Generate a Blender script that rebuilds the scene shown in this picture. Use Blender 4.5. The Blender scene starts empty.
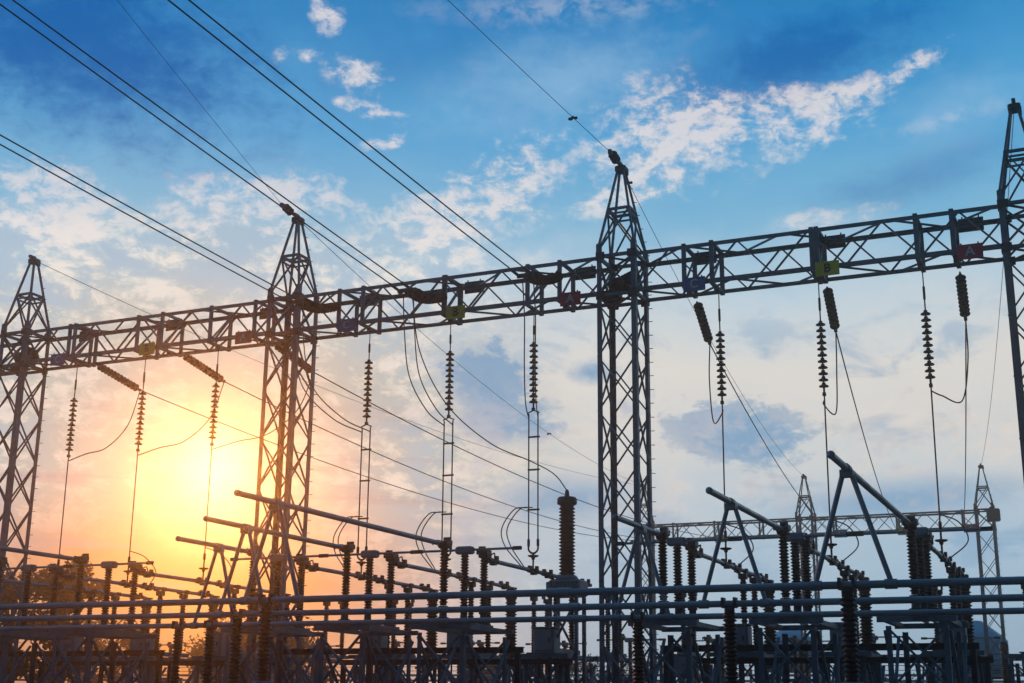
import bpy, math, random
from mathutils import Vector, Matrix
random.seed(7)
S = bpy.context.scene
COL = S.collection
R = math.radians
V = Vector

# ------------------------------------------------------------------ camera
cam_d = bpy.data.cameras.new('camera'); cam = bpy.data.objects.new('camera', cam_d); COL.objects.link(cam)
S.camera = cam
cam_d.sensor_width = 36.0
cam_d.lens = 1340 * 36.0 / 1024
cam_d.clip_start = 0.1; cam_d.clip_end = 5000
yaw, pitch, roll = R(24), R(15.3), R(0.6)
f0 = V((-math.sin(yaw), math.cos(yaw), 0)); r0 = V((math.cos(yaw), math.sin(yaw), 0)); u0 = V((0, 0, 1))
fw = f0 * math.cos(pitch) + u0 * math.sin(pitch); up = u0 * math.cos(pitch) - f0 * math.sin(pitch)
rt = r0 * math.cos(roll) + up * math.sin(roll); up = up * math.cos(roll) - r0 * math.sin(roll)
m = Matrix((rt, up, -fw)).transposed().to_4x4(); m.translation = V((0, 0, 1.7))
cam.matrix_world = m

# ------------------------------------------------------------------ sky, sun, exposure
SUN_EL, SUN_AZ = 9.5, -36.6          # degrees; azimuth from +Y towards +X
sun_dir = V((math.sin(R(SUN_AZ)) * math.cos(R(SUN_EL)), math.cos(R(SUN_AZ)) * math.cos(R(SUN_EL)), math.sin(R(SUN_EL))))
sl = bpy.data.lights.new('sun', 'SUN'); sl.energy = 0.40; sl.angle = R(1.5); sl.color = (1.0, 0.34, 0.06)
so = bpy.data.objects.new('sun', sl); COL.objects.link(so)
so.rotation_euler = (-sun_dir).to_track_quat('-Z', 'Y').to_euler(); so.location = (-60, 60, 60)
S.view_settings.view_transform = 'Standard'; S.view_settings.look = 'None'
S.view_settings.exposure = 0.0; S.view_settings.gamma = 1.0
S.view_settings.use_curve_mapping = False
try:
    S.cycles.use_denoising = True; S.cycles.max_bounces = 5; S.cycles.volume_bounces = 0
    S.cycles.transparent_max_bounces = 4
except Exception: pass

def lin(r, g, b):
    f = lambda c: (c / 255 / 12.92) if c <= 10.3 else ((c / 255 + .055) / 1.055) ** 2.4
    return (f(r), f(g), f(b), 1)

class NT:
    def __init__(s, tree): s.t = tree; s.n = tree.nodes; s.l = tree.links
    def put(s, sock, v):
        if isinstance(v, bpy.types.NodeSocket): s.l.new(v, sock)
        elif v is not None: sock.default_value = v
    def math(s, op, a, b=None, c=None, clamp=False):
        n = s.n.new('ShaderNodeMath'); n.operation = op; n.use_clamp = clamp
        s.put(n.inputs[0], a)
        if b is not None: s.put(n.inputs[1], b)
        if c is not None: s.put(n.inputs[2], c)
        return n.outputs[0]
    def vmath(s, op, a, b=None):
        n = s.n.new('ShaderNodeVectorMath'); n.operation = op; s.put(n.inputs[0], a)
        if b is not None: s.put(n.inputs[1], b)
        return n
    def step(s, x, lo, hi, o0=0.0, o1=1.0):
        n = s.n.new('ShaderNodeMapRange'); n.interpolation_type = 'SMOOTHSTEP'; n.clamp = True
        s.put(n.inputs['Value'], x); s.put(n.inputs['From Min'], lo); s.put(n.inputs['From Max'], hi)
        n.inputs['To Min'].default_value = o0; n.inputs['To Max'].default_value = o1
        return n.outputs[0]
    def mix(s, f, a, b, mode='MIX'):
        n = s.n.new('ShaderNodeMix'); n.data_type = 'RGBA'; n.blend_type = mode; n.clamp_factor = True
        s.put(n.inputs[0], f); s.put(n.inputs[6], a); s.put(n.inputs[7], b)
        return n.outputs[2]
    def noise(s, vec, scale, detail=5, rough=.55, dist=0.0):
        n = s.n.new('ShaderNodeTexNoise'); s.put(n.inputs['Vector'], vec)
        n.inputs['Scale'].default_value = scale; n.inputs['Detail'].default_value = detail
        n.inputs['Roughness'].default_value = rough; n.inputs['Distortion'].default_value = dist
        return n.outputs[0]
    def ramp(s, f, stops):
        n = s.n.new('ShaderNodeValToRGB'); s.put(n.inputs[0], f); e = n.color_ramp.elements
        while len(e) > 1: e.remove(e[-1])
        e[0].position, e[0].color = stops[0]
        for p, c in stops[1:]:
            k = e.new(p); k.color = c
        return n.outputs[0]

W = bpy.data.worlds.new('World'); S.world = W; W.use_nodes = True
w = NT(W.node_tree); w.n.clear()
tc = w.n.new('ShaderNodeTexCoord')
dirv = w.vmath('NORMALIZE', tc.outputs['Generated']).outputs[0]
sep = w.n.new('ShaderNodeSeparateXYZ'); w.l.new(dirv, sep.inputs[0])
dx, dy, dz = sep.outputs
el = w.math('MULTIPLY', w.math('ARCSINE', dz), 57.2958)
az = w.math('MULTIPLY', w.math('ARCTAN2', dx, dy), 57.2958)
sunv = w.n.new('ShaderNodeCombineXYZ'); [setattr(sunv.inputs[i], 'default_value', sun_dir[i]) for i in range(3)]
cosS = w.vmath('DOT_PRODUCT', dirv, sunv.outputs[0]).outputs['Value']
angS = w.math('MULTIPLY', w.math('ARCCOSINE', w.math('MINIMUM', cosS, 1.0)), 57.2958)
# cloud-layer coordinates: direction projected on a flat layer overhead
den = w.math('ADD', w.math('MAXIMUM', dz, 0.0), 0.10)
cc = w.n.new('ShaderNodeCombineXYZ'); w.l.new(w.math('DIVIDE', dx, den), cc.inputs[0]); w.l.new(w.math('DIVIDE', dy, den), cc.inputs[1])
cp = cc.outputs[0]
ca = w.n.new('ShaderNodeCombineXYZ'); w.l.new(az, ca.inputs[0]); w.l.new(w.math('MULTIPLY', el, 1.6), ca.inputs[1])
ang = ca.outputs[0]
n_big = w.noise(ang, .13, 7, .60, .35)
n_mid = w.noise(ang, .34, 7, .62, .45)
n_fine = w.noise(ang, .95, 8, .66, .25)
n_lay = w.noise(cp, 1.5, 7, .60, .3)
d_big = w.math('SUBTRACT', n_big, .5); d_mid = w.math('SUBTRACT', n_mid, .5); d_fine = w.math('SUBTRACT', n_fine, .5)
warp = w.math('ADD', w.math('MULTIPLY', d_mid, 1.5), w.math('MULTIPLY', d_fine, 1.5))
def blob(a0, e0, ra, re, rot=0, lo=-.1, hi=.75, k=1.15):
    if hi >= .9: k = .6
    u = w.math('SUBTRACT', az, a0); v = w.math('SUBTRACT', el, e0)
    c, s_ = math.cos(R(rot)), math.sin(R(rot))
    p = w.math('MULTIPLY_ADD', v, s_ / ra, w.math('MULTIPLY', u, c / ra))
    q = w.math('MULTIPLY_ADD', v, c / re, w.math('MULTIPLY', u, -s_ / re))
    rr = w.math('SQRT', w.math('ADD', w.math('MULTIPLY', p, p), w.math('MULTIPLY', q, q)))
    x = w.math('MULTIPLY_ADD', warp, k, w.math('SUBTRACT', 1.0, rr))
    return w.step(x, lo, hi)
def vmax(*a):
    o = a[0]
    for b in a[1:]: o = w.math('MAXIMUM', o, b)
    return o
# base gradient, away from the sun
elw = w.math('MULTIPLY_ADD', d_big, 5.0, el)
base = w.ramp(w.math('DIVIDE', elw, 90.0), [(0, lin(134, 166, 194)), (4 / 90, lin(140, 178, 206)), (7.5 / 90, lin(166, 190, 210)), (10 / 90, lin(200, 205, 208)),
    (14 / 90, lin(218, 215, 210)), (17.5 / 90, lin(186, 207, 221)), (20.5 / 90, lin(116, 178, 214)), (24 / 90, lin(76, 160, 212)),
    (28.5 / 90, lin(30, 130, 194)), (36 / 90, lin(14, 102, 164)), (60 / 90, lin(70, 126, 180)), (1, lin(96, 148, 196))])
# Nishita sky gives the base its hue drift
sky = w.n.new('ShaderNodeTexSky'); sky.sky_type = 'NISHITA'; sky.sun_disc = False
sky.sun_elevation = R(SUN_EL); sky.sun_rotation = R(SUN_AZ); sky.air_density = 1.2; sky.dust_density = 1.0
nish = w.vmath('SCALE', sky.outputs[0]); nish.inputs['Scale'].default_value = 0.06
colr = w.mix(.06, base, nish.outputs[0])
# warm side around the sun
ua = w.math('ADD', az, -SUN_AZ); ue = w.math('MULTIPLY', w.math('SUBTRACT', el, SUN_EL), 1.5)
angW = w.math('SQRT', w.math('ADD', w.math('MULTIPLY', ua, ua), w.math('MULTIPLY', ue, ue)))
warm = w.step(w.math('MULTIPLY_ADD', d_big, 8.0, angW), 18, 5)
colr = w.mix(w.math('MULTIPLY', warm, .85), colr, lin(142, 164, 160))
# veil of mid-level cloud on the left
elv = w.math('MULTIPLY_ADD', d_big, 5.0, el)
vband = w.math('MULTIPLY', w.step(elv, 20.5, 18.0), w.step(w.math('MULTIPLY_ADD', d_big, 12.0, az), -20, -30))
shade = w.math('MULTIPLY', vband, w.step(w.math('MULTIPLY_ADD', d_fine, .5, n_mid), .54, .38))
colr = w.mix(w.math('MULTIPLY', shade, w.math('MULTIPLY', w.step(angS, 5, 10), .6)), colr, lin(150, 180, 206))
veil = w.math('MULTIPLY', w.step(w.math('MULTIPLY_ADD', d_fine, .9, n_mid), .44, .66), vband)
veil = w.math('MULTIPLY', veil, w.step(angS, 4, 10, .35, 1.0))
colr = w.mix(w.math('MULTIPLY', veil, .8), colr, lin(240, 232, 222))
# deep blue openings
deep = vmax(blob(-44.5, 26.6, 13, 5.4, -12, 0, .9), w.math('MULTIPLY', blob(-11.5, 26.6, 8.5, 2.6, 10, 0, .9), .85), w.math('MULTIPLY', blob(-6, 21.5, 7, 1.6, 12, 0, 1.2), .45), w.math('MULTIPLY', blob(-29, 27, 8, 2.5, 15, 0, 1.2), .3))
colr = w.mix(w.math('MULTIPLY', deep, .92), colr, lin(0, 92, 166))
colr = w.mix(w.math('MULTIPLY', vmax(blob(-22, 26.2, 9, 3.4, 12, 0, 1.2), w.math('MULTIPLY', blob(-4.5, 24, 5, 2.2, 10, 0, 1.2), .7)), .5), colr, lin(160, 196, 224))
# bright wisps high up
wisp = vmax(blob(-16.4, 24.1, 5.0, 2.3, 4), blob(-13.2, 24.2, 6.0, 1.7, 6), blob(-18.5, 22.0, 3.6, .8, 22), blob(-10.0, 24.7, 3.8, .95, 14), blob(-6.6, 25.7, 2.6, .5, 22),
            blob(-17.2, 22.2, 3.4, .75, 25), blob(-24.6, 21.8, 3.4, 1.9, 22), blob(-27.0, 20.4, 3.6, 1.5, 8), blob(-33.0, 28.8, 1.0, .8, -50),
            blob(-31.4, 26.3, 1.7, .8, -15), blob(-34.2, 26.9, 1.0, .45, 5), blob(-30.8, 24.9, 1.8, .40, -10), blob(-29.9, 23.6, 1.1, .35, 12),
            w.math('MULTIPLY', blob(-10.3, 20.1, 3.0, .5, 4), .7), w.math('MULTIPLY', blob(-21.9, 29.3, 9, .9, 2, 0, 1.2), .35),
            w.math('MULTIPLY', blob(-44.5, 19.8, 3.4, 1.9, 0), .85), w.math('MULTIPLY', blob(-36, 20.6, 5.2, 1.5, 8), .85), w.math('MULTIPLY', blob(-5, 23.6, 4, .5, 8, 0, 1.2), .3))
wt = w.math('MULTIPLY', wisp, w.step(w.math('MULTIPLY_ADD', d_fine, 2.2, n_mid), .14, .72))
colr = w.mix(w.math('MULTIPLY', wt, .80), colr, lin(232, 224, 222))
# grey-blue patches low down, broken edges
patch = vmax(blob(-14.0, 11.2, 3.8, 1.6, -8, 0, .45), blob(-25.0, 13.6, 2.8, 1.9, -25, 0, .6), blob(-24.0, 12.0, 3.0, 1.3, 0, 0, .6), blob(-21.6, 8.6, 5.0, 1.5, 4, 0, 1.0),
             blob(-7.5, 8.4, 8.0, 1.3, 4, 0, 1.0), blob(-20.5, 14, 1.6, .7, 0, 0, 1.0), w.math('MULTIPLY', blob(-29, 11.5, 2.6, .8, 5, 0, .9), .6))
low = w.math('MULTIPLY', w.step(w.math('MULTIPLY_ADD', d_mid, 1.2, n_lay), .50, .74), w.math('MULTIPLY', w.step(el, 18, 14), w.step(el, 3, 7)))
patch = vmax(patch, w.math('MULTIPLY', low, .6))
away = w.step(angS, 4.5, 11)
colr = w.mix(w.math('MULTIPLY', w.math('MULTIPLY', patch, away), .9), colr, lin(98, 150, 190))
# peach light under the cloud bank
peach = w.math('MULTIPLY', w.step(w.math('MULTIPLY_ADD', n_mid, 1.0, w.math('MULTIPLY', d_fine, .6)), .42, .66), w.math('MULTIPLY', w.step(el, 14.5, 11), w.step(el, 6.5, 9)))
colr = w.mix(w.math('MULTIPLY', peach, w.math('MULTIPLY', away, .34)), colr, lin(236, 214, 196))
# sunset glow
orange = w.math('MULTIPLY', w.step(el, 9.5, 4.5), w.step(w.math('ABSOLUTE', w.math('ADD', az, 38.0)), 16, 3))
bars = w.step(w.noise(w.vmath('MULTIPLY', ang, (0.10, .85, 1)).outputs[0], 1.0, 5, .6, .4), .50, .68)
colr = w.mix(w.math('MULTIPLY', orange, .92), colr, lin(186, 116, 44))
colr = w.mix(w.math('MULTIPLY', w.math('MULTIPLY', bars, w.step(angS, 16, 4)), w.math('MULTIPLY', w.step(el, 14, 10), .7)), colr, lin(150, 138, 150))
g1 = w.math('EXPONENT', w.math('MULTIPLY', w.math('POWER', w.math('DIVIDE', angS, 2.0), 1.3), -1.0))
g1 = w.math('MULTIPLY', g1, w.math('MULTIPLY_ADD', d_mid, 2.4, .75), None, True)
colr = w.mix(g1, colr, lin(255, 238, 176))
g0 = w.step(w.math('MULTIPLY_ADD', d_mid, 2.0, angS), 2.2, .3)
glow = w.vmath('SCALE', (1.0, .86, .45)); w.l.new(w.math('MULTIPLY', g0, .5), glow.inputs['Scale'])
colr = w.mix(1.0, colr, glow.outputs[0], 'ADD')
# dusk behind the camera
back = w.step(w.math('MULTIPLY_ADD', dy, .8, w.math('MULTIPLY', dx, -.6)), -.6, .75, .16, 1.0)
below = w.step(el, -6, -.5, .12, 1.0)
bsc = w.math('MULTIPLY', back, below)
colr = w.mix(w.step(back, .9, .2), colr, lin(95, 150, 205))
bsc = w.math('MULTIPLY', bsc, w.math('EXPONENT', w.math('DIVIDE', .024, w.math('MAXIMUM', dz, .075))))   # brighter towards the horizon
out = w.vmath('SCALE', colr); w.l.new(bsc, out.inputs['Scale'])
bg = w.n.new('ShaderNodeBackground'); w.l.new(out.outputs[0], bg.inputs[0]); bg.inputs[1].default_value = 1.0
wo = w.n.new('ShaderNodeOutputWorld'); w.l.new(bg.outputs[0], wo.inputs[0])
try: W.cycles.sampling_method = 'MANUAL'; W.cycles.sample_map_resolution = 512
except Exception: pass

# ------------------------------------------------------------------ materials
def mat(name, c, rough=.6, metal=0.0, var=.25, scale=6.0, c2=None, bump=0.0, spec=.4):
    mt = bpy.data.materials.new(name); mt.use_nodes = True
    t = NT(mt.node_tree); b = t.n['Principled BSDF']
    tcn = t.n.new('ShaderNodeTexCoord')
    oi = t.n.new('ShaderNodeObjectInfo')
    vec = t.vmath('ADD', tcn.outputs['Object'], oi.outputs['Location']).outputs[0]
    nz = t.noise(vec, scale, 6, .65, .3)
    nl = t.noise(vec, scale * .22, 3, .5)
    fac = t.step(t.math('MULTIPLY_ADD', nl, .6, t.math('MULTIPLY', nz, .5)), .35, .75)
    d = c2 or tuple(x * (1 - var) for x in c)
    t.put(b.inputs['Base Color'], t.mix(fac, (*c, 1), (*d, 1)))
    t.put(b.inputs['Roughness'], t.step(nz, .3, .7, max(.05, rough - .12), min(1, rough + .12)))
    b.inputs['Metallic'].default_value = metal
    b.inputs['Specular IOR Level'].default_value = spec
    if bump:
        bn = t.n.new('ShaderNodeBump'); bn.inputs['Strength'].default_value = bump; bn.inputs['Distance'].default_value = .01
        t.l.new(nz, bn.inputs['Height']); t.l.new(bn.outputs[0], b.inputs['Normal'])
    return mt
M = dict(
    steel=mat('galvanised_steel', (.17, .24, .29), .55, .25, .35, 3.0, (.10, .15, .185)),
    darksteel=mat('weathered_steel', (.07, .085, .095), .65, .2, .4, 4.0),
    alu=mat('dull_aluminium', (.29, .35, .39), .42, .3, .25, 2.5),
    porcelain=mat('brown_porcelain', (.04, .026, .022), .38, 0, .4, 8, spec=.35),
    polymer=mat('dark_polymer', (.022, .023, .026), .7, 0, .3, 8, spec=.15),
    cable=mat('aluminium_cable', (.13, .14, .15), .6, .3, .3, 9),
    boxgrey=mat('grey_cabinet_paint', (.26, .32, .36), .5, 0, .2, 3),
    dark=mat('dark_fitting', (.07, .08, .085), .55, .3, .3, 9),
    red=mat('red_sign_enamel', (.80, .03, .085), .5, 0, .2, 5),
    yellow=mat('yellow_sign_enamel', (.95, .76, .04), .5, 0, .2, 5),
    blue=mat('blue_sign_enamel', (.05, .18, .46), .5, 0, .2, 5),
    white=mat('white_enamel', (.8, .8, .78), .5, 0, .1, 5),
    black=mat('black_enamel', (.03, .03, .03), .5, 0, .1, 5),
    concrete=mat('concrete', (.32, .31, .29), .85, 0, .3, 4, bump=.2),
    gravel=mat('gravel', (.13, .125, .12), .95, 0, .4, 18, bump=.5),
    leafA=mat('leaf_green', (.045, .085, .025), .6, 0, .5, 1.2, (.075, .10, .03)),
    leafB=mat('leaf_dark', (.03, .06, .022), .6, 0, .5, 1.2, (.05, .085, .03)),
    bark=mat('bark', (.09, .07, .05), .9, 0, .4, 6, bump=.4),
    tarp=mat('blue_paint', (.10, .60, .80), .5, 0, .25, 1.0),
    wall=mat('pale_wall_paint', (.55, .56, .55), .8, 0, .2, 2),
    glass=mat('lamp_glass', (.5, .53, .55), .15, 0, .1, 4),
)

# ------------------------------------------------------------------ mesh helpers
class MB:
    def __init__(s): s.v = []; s.f = []; s.sm = []
    def _add(s, vs, fs, smooth=False):
        o = len(s.v); s.v += [tuple(x) for x in vs]
        for f in fs: s.f.append(tuple(i + o for i in f)); s.sm.append(smooth)
    @staticmethod
    def frame(d):
        d = d.normalized()
        a = V((0, 0, 1)) if abs(d.z) < .95 else V((0, 1, 0))
        x = d.cross(a).normalized(); y = x.cross(d).normalized()
        return d, x, y
    def bar(s, p0, p1, wd, h=None):
        h = h or wd; p0 = V(p0); p1 = V(p1); d, x, y = s.frame(p1 - p0)
        vs = [p + x * (sx * wd / 2) + y * (sy * h / 2) for p in (p0, p1) for sx, sy in ((-1, -1), (1, -1), (1, 1), (-1, 1))]
        s._add(vs, [(0, 3, 2, 1), (4, 5, 6, 7), (0, 1, 5, 4), (1, 2, 6, 5), (2, 3, 7, 6), (3, 0, 4, 7)])
        return s
    def box(s, c, size):
        c = V(c); a, b, e = [q / 2 for q in size]
        vs = [c + V((sx * a, sy * b, sz * e)) for sz in (-1, 1) for sx, sy in ((-1, -1), (1, -1), (1, 1), (-1, 1))]
        s._add(vs, [(0, 3, 2, 1), (4, 5, 6, 7), (0, 1, 5, 4), (1, 2, 6, 5), (2, 3, 7, 6), (3, 0, 4, 7)])
        return s
    def bbox(s, c, size, bev=.03):
        # box with chamfered edges
        c = V(c); a, b, e = [q / 2 for q in size]; bv = min(bev, a * .5, b * .5, e * .5)
        ring = lambda z, q: [c + V(p + (z,)) for p in ((-a + bv + q, -b + q), (a - bv - q, -b + q), (a - q, -b + bv + q), (a - q, b - bv - q), (a - bv - q, b - q), (-a + bv + q, b - q), (-a + q, b - bv - q), (-a + q, -b + bv + q))]
        vs = ring(-e, bv) + ring(-e + bv, 0) + ring(e - bv, 0) + ring(e, bv)
        fs = [tuple(range(7, -1, -1)), tuple(range(24, 32))]
        for k in range(3):
            for i in range(8): fs.append((k * 8 + i, k * 8 + (i + 1) % 8, k * 8 + 8 + (i + 1) % 8, k * 8 + 8 + i))
        s._add(vs, fs); return s
    def angle(s, p0, p1, ax, ay, wd=.1, t=.014):
        # L-section: two flanges leaving the line p0-p1 along ax and ay
        p0 = V(p0); p1 = V(p1); ax = V(ax); ay = V(ay)
        for a, b in ((ax, ay), (ay, ax)):
            vs = [p + a * i * wd + b * j * t for p in (p0, p1) for i, j in ((0, 0), (1, 0), (1, 1), (0, 1))]
            off = b * (.0015 if a is ay else 0) + a * (t if a is ay else 0)
            vs = [q + off for q in vs]
            s._add(vs, [(0, 3, 2, 1), (4, 5, 6, 7), (0, 1, 5, 4), (1, 2, 6, 5), (2, 3, 7, 6), (3, 0, 4, 7)])
        return s
    def tube(s, pts, r, n=8, caps=True):
        pts = [V(p) for p in pts]; rs = r if isinstance(r, (list, tuple)) else [r] * len(pts)
        vs = []; L = len(pts); px = None
        for i, p in enumerate(pts):
            d = (pts[min(i + 1, L - 1)] - pts[max(i - 1, 0)])
            d, x, y = s.frame(d)
            if px is not None:
                x = (px - d * px.dot(d)).normalized(); y = d.cross(x) * -1
                y = x.cross(d).normalized()
            px = x
            for k in range(n):
                a = 2 * math.pi * k / n
                vs.append(p + x * math.cos(a) * rs[i] + y * math.sin(a) * rs[i])
        fs = []
        for i in range(L - 1):
            for k in range(n): fs.append((i * n + k, i * n + (k + 1) % n, (i + 1) * n + (k + 1) % n, (i + 1) * n + k))
        s._add(vs, fs, True)
        if caps:
            s._add(vs[:n], [tuple(range(n - 1, -1, -1))]); s._add(vs[-n:], [tuple(range(n))])
        return s
    def lathe(s, prof, o, axis=(0, 0, 1), n=14, smooth=True):
        # prof: (radius, distance along axis)
        o = V(o); d, x, y = s.frame(V(axis)); vs = []
        for r, t in prof:
            for k in range(n):
                a = 2 * math.pi * k / n
                vs.append(o + d * t + x * math.cos(a) * r + y * math.sin(a) * r)
        fs = []
        for i in range(len(prof) - 1):
            for k in range(n): fs.append((i * n + k, i * n + (k + 1) % n, (i + 1) * n + (k + 1) % n, (i + 1) * n + k))
        fs.append(tuple(range(n - 1, -1, -1))); fs.append(tuple((len(prof) - 1) * n + k for k in range(n)))
        s._add(vs, fs, smooth); return s
    def build(s, name, m, parent=None):
        me = bpy.data.meshes.new(name)
        off = V((0, 0, 0)); p = parent
        while p: off += p.location; p = p.parent
        me.from_pydata([tuple(V(q) - off) for q in s.v], [], s.f)
        me.polygons.foreach_set('use_smooth', s.sm)
        me.update()
        me.materials.append(m)
        o = bpy.data.objects.new(name, me); COL.objects.link(o)
        if parent: o.parent = parent
        return o

def tag(o, label, cat, group=None, kind=None):
    if label: o['label'] = label
    if cat: o['category'] = cat
    if group: o['group'] = group
    if kind: o['kind'] = kind
    return o
def thing(name, label, cat, loc, group=None):
    o = bpy.data.objects.new(name, None); COL.objects.link(o); o.location = loc; o.empty_display_size = .3
    return tag(o, label, cat, group)
def dup(root, loc, label, group=None):
    def cp(o, par):
        c = o.copy(); COL.objects.link(c); c.parent = par
        for ch in o.children: cp(ch, c)
        return c
    r = cp(root, None); r.location = loc; r['label'] = label
    if group: r['group'] = group
    return r
def structure(o): o['kind'] = 'structure'; return o
def arc(p0, p1, sag, n=16, side=(0, 0, 0)):
    p0 = V(p0); p1 = V(p1); side = V(side)
    return [p0.lerp(p1, i / n) + (V((0, 0, -sag)) + side) * 4 * (i / n) * (1 - i / n) for i in range(n + 1)]
def bez(p, n=18):
    # smooth curve through the points (Catmull-Rom)
    p = [V(q) for q in p]; q = [p[0] * 2 - p[1]] + p + [p[-1] * 2 - p[-2]]; o = []
    for i in range(1, len(q) - 2):
        for k in range(n):
            t = k / n; a, b, c, d = q[i - 1], q[i], q[i + 1], q[i + 2]
            o.append(.5 * ((2 * b) + (c - a) * t + (2 * a - 5 * b + 4 * c - d) * t * t + (3 * b - a - 3 * c + d) * t ** 3))
    o.append(p[-1]); return o
def sheds(r0, r1, h, n, cap=.05, taper=0.0):
    # profile of a ribbed insulator column of height h
    p = [(r0 * 1.15, 0), (r0 * 1.15, cap)]; hh = (h - 2 * cap) / n
    for i in range(n):
        z = cap + i * hh; k = 1 - taper * i / n
        p += [(r0 * k, z), (r1 * k, z + hh * .35), (r1 * k * .98, z + hh * .48), (r0 * k, z + hh * .85)]
    k = 1 - taper
    return p + [(r0 * 1.15 * k, h - cap), (r0 * 1.15 * k, h)]

# ------------------------------------------------------------------ layout (metres; X along the gantry, Y away from the camera)
YG = 36.6; HW = .61; ZB, ZT = 13.62, 14.85
TX = [-36.1, -24.4, -12.65, -1.2]
LX = dict(L=[-33.48, -30.42, -27.32], M=[-21.35, -18.41, -15.54], R=[-9.73, -6.83, -3.98])   # the bus lines
TEN = dict(L=[-33.24, -29.38, -25.52], M=[-22.24, -18.37, -14.48], R=[-10.56, -6.69, -3.03])
SGN = dict(L=[-33.82, -29.86, -25.86], M=[-21.87, -17.94, -14.09], R=[-10.24, -6.41, -2.62])
SPAN = dict(L='left', M='middle', R='right'); PH = 'CBA'
ZL = 5.72

# ground
g = MB(); n = 24; ext = 420
for j in range(n + 1):
    for i in range(n + 1): g.v.append((-ext + 2 * ext * i / n, -ext + 2 * ext * j / n, 0.0))
for j in range(n):
    for i in range(n): g.f.append((j * (n + 1) + i, j * (n + 1) + i + 1, (j + 1) * (n + 1) + i + 1, (j + 1) * (n + 1) + i)); g.sm.append(False)
structure(g.build('ground', M['gravel']))

# ------------------------------------------------------------------ lattice towers
def make_tower(x, y, label, group):
    t = thing('lattice_tower', label, 'tower', (x, y, 0), group)
    zt = ZT + .06
    cs = {(sx, sy): V((x + sx * HW, y + sy * HW, 0)) for sx in (-1, 1) for sy in (-1, 1)}
    zr = 16.42; zp = 17.72; hp = .10
    wz = lambda z: HW + (hp - HW) * max(0, (z - zt)) / (zp - zt)
    for (sx, sy), c in cs.items():
        b = MB(); b.angle(c, c + V((0, 0, zt + .35)), (-sx, 0, 0), (0, -sy, 0), .15, .02)
        q = lambda z: V((x + sx * wz(z), y + sy * wz(z), z))
        b.bar(q(zt + .03), q(zp), .065)
        b.box(c + V((-sx * .055, -sy * .055, zt + .17)), (.14, .14, .30))
        b.bbox(c + V((-sx * .05, -sy * .05, .12)), (.5, .5, .24), .04)
        lg = b.build('leg', M['steel'], t)
        if (sx, sy) == (1, 1):
            pg = MB(); z = 2.5; k = 0
            while z < 17.4:
                e = q(z) if z > zt else V((c.x, c.y, z))
                pg.bar(e, e + (V((.11, 0, 0)) if k % 2 else V((.10, .05, 0))), .018); z += .42; k += 1
            pg.build('climbing_peg', M['darksteel'], lg)
    pitch = 1.64
    faces = [((-1, -1), (1, -1), True), ((1, 1), (-1, 1), True), ((-1, 1), (-1, -1), False), ((1, -1), (1, 1), False)]
    for a, bq, xb in faces:
        b = MB(); ca, cb = cs[a], cs[bq]
        inn = (V((x, y, 0)) - (ca + cb) / 2).normalized() * .03
        z = 13.4; k = 0
        while z > .3:
            z2 = max(z - pitch, .25); up_ = V((0, 0, 1))
            if True:
                b.bar(ca + inn + up_ * z, cb + inn + up_ * z2, .05, .04)
                b.bar(cb + inn * 2.6 + up_ * z, ca + inn * 2.6 + up_ * z2, .05, .04)
            z -= pitch; k += 1
        # through the beam level
        for zz in (ZB, ZT): b.bar(ca + inn + V((0, 0, zz)), cb + inn + V((0, 0, zz)), .10, .09)
        b.bar(ca + inn * 1.2 + V((0, 0, ZB)), cb + inn * 1.2 + V((0, 0, ZT)), .075, .05)
        b.bar(cb + inn * 2.8 + V((0, 0, ZB)), ca + inn * 2.8 + V((0, 0, ZT)), .06, .05)
        b.build('bracing', M['steel'], t)
        p = MB()
        q = lambda s_, z: V((x + s_[0] * wz(z), y + s_[1] * wz(z), z))
        p.bar(q(a, zr), q(bq, zr), .09, .07); p.bar(q(a, zr - .16), q(bq, zr - .16), .05)
        p.bar(q(a, zt + .1), q(bq, zr - .02), .06, .05); p.bar(q(bq, zt + .1), q(a, zr - .02), .05, .04)
        p.build('peak_bracing', M['steel'], t)
    for zz in (ZB, ZT):   # diaphragms at beam level
        d = MB()
        d.bar(cs[(-1, -1)] + V((0, 0, zz + .02)), cs[(1, 1)] + V((0, 0, zz + .02)), .06, .05); d.bar(cs[(1, -1)] + V((0, 0, zz - .05)), cs[(-1, 1)] + V((0, 0, zz - .05)), .06, .05)
        for (sx, sy), c in cs.items():
            d.box(c + V((sx * .02, -sy * .12, zz)), (.02, .26, .24)); d.box(c + V((-sx * .12, sy * .02, zz)), (.26, .02, .24))
        d.build('gusset_plate', M['darksteel'], t)
    cap = MB(); cap.bbox((x, y, zp + .08), (.34, .34, .2), .03); cap.box((x, y - .12, zp + .22), (.10, .30, .10)); cap.box((x + .13, y + .08, zp + .02), (.10, .14, .22))
    cap.build('peak_cap', M['dark'], t)
    return t
names = ['leftmost galvanised lattice tower of the near gantry, beside the leafy tree', 'second lattice tower from the left, standing in the sunset glow',
         'third lattice tower from the left, standing tall near the centre', 'rightmost near lattice tower, cut off by the photo edge']
tw0 = make_tower(TX[0], YG, names[0], 'near gantry towers')
for i in (1, 2, 3): dup(tw0, (TX[i], YG, 0), names[i], 'near gantry towers')
YF = 95.0
FX = [-43.4, -31.4, -19.4, -7.4]
fl = ['far small lattice tower hidden low behind the second near tower', 'far small lattice tower rising behind the third near tower', 'far small lattice tower seen between the risers of the right span',
      'rightmost far small lattice tower carrying a lamp box']
for i in (1, 2, 3): dup(tw0, (FX[i], YF, 0), fl[i], 'far gantry towers')

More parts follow.
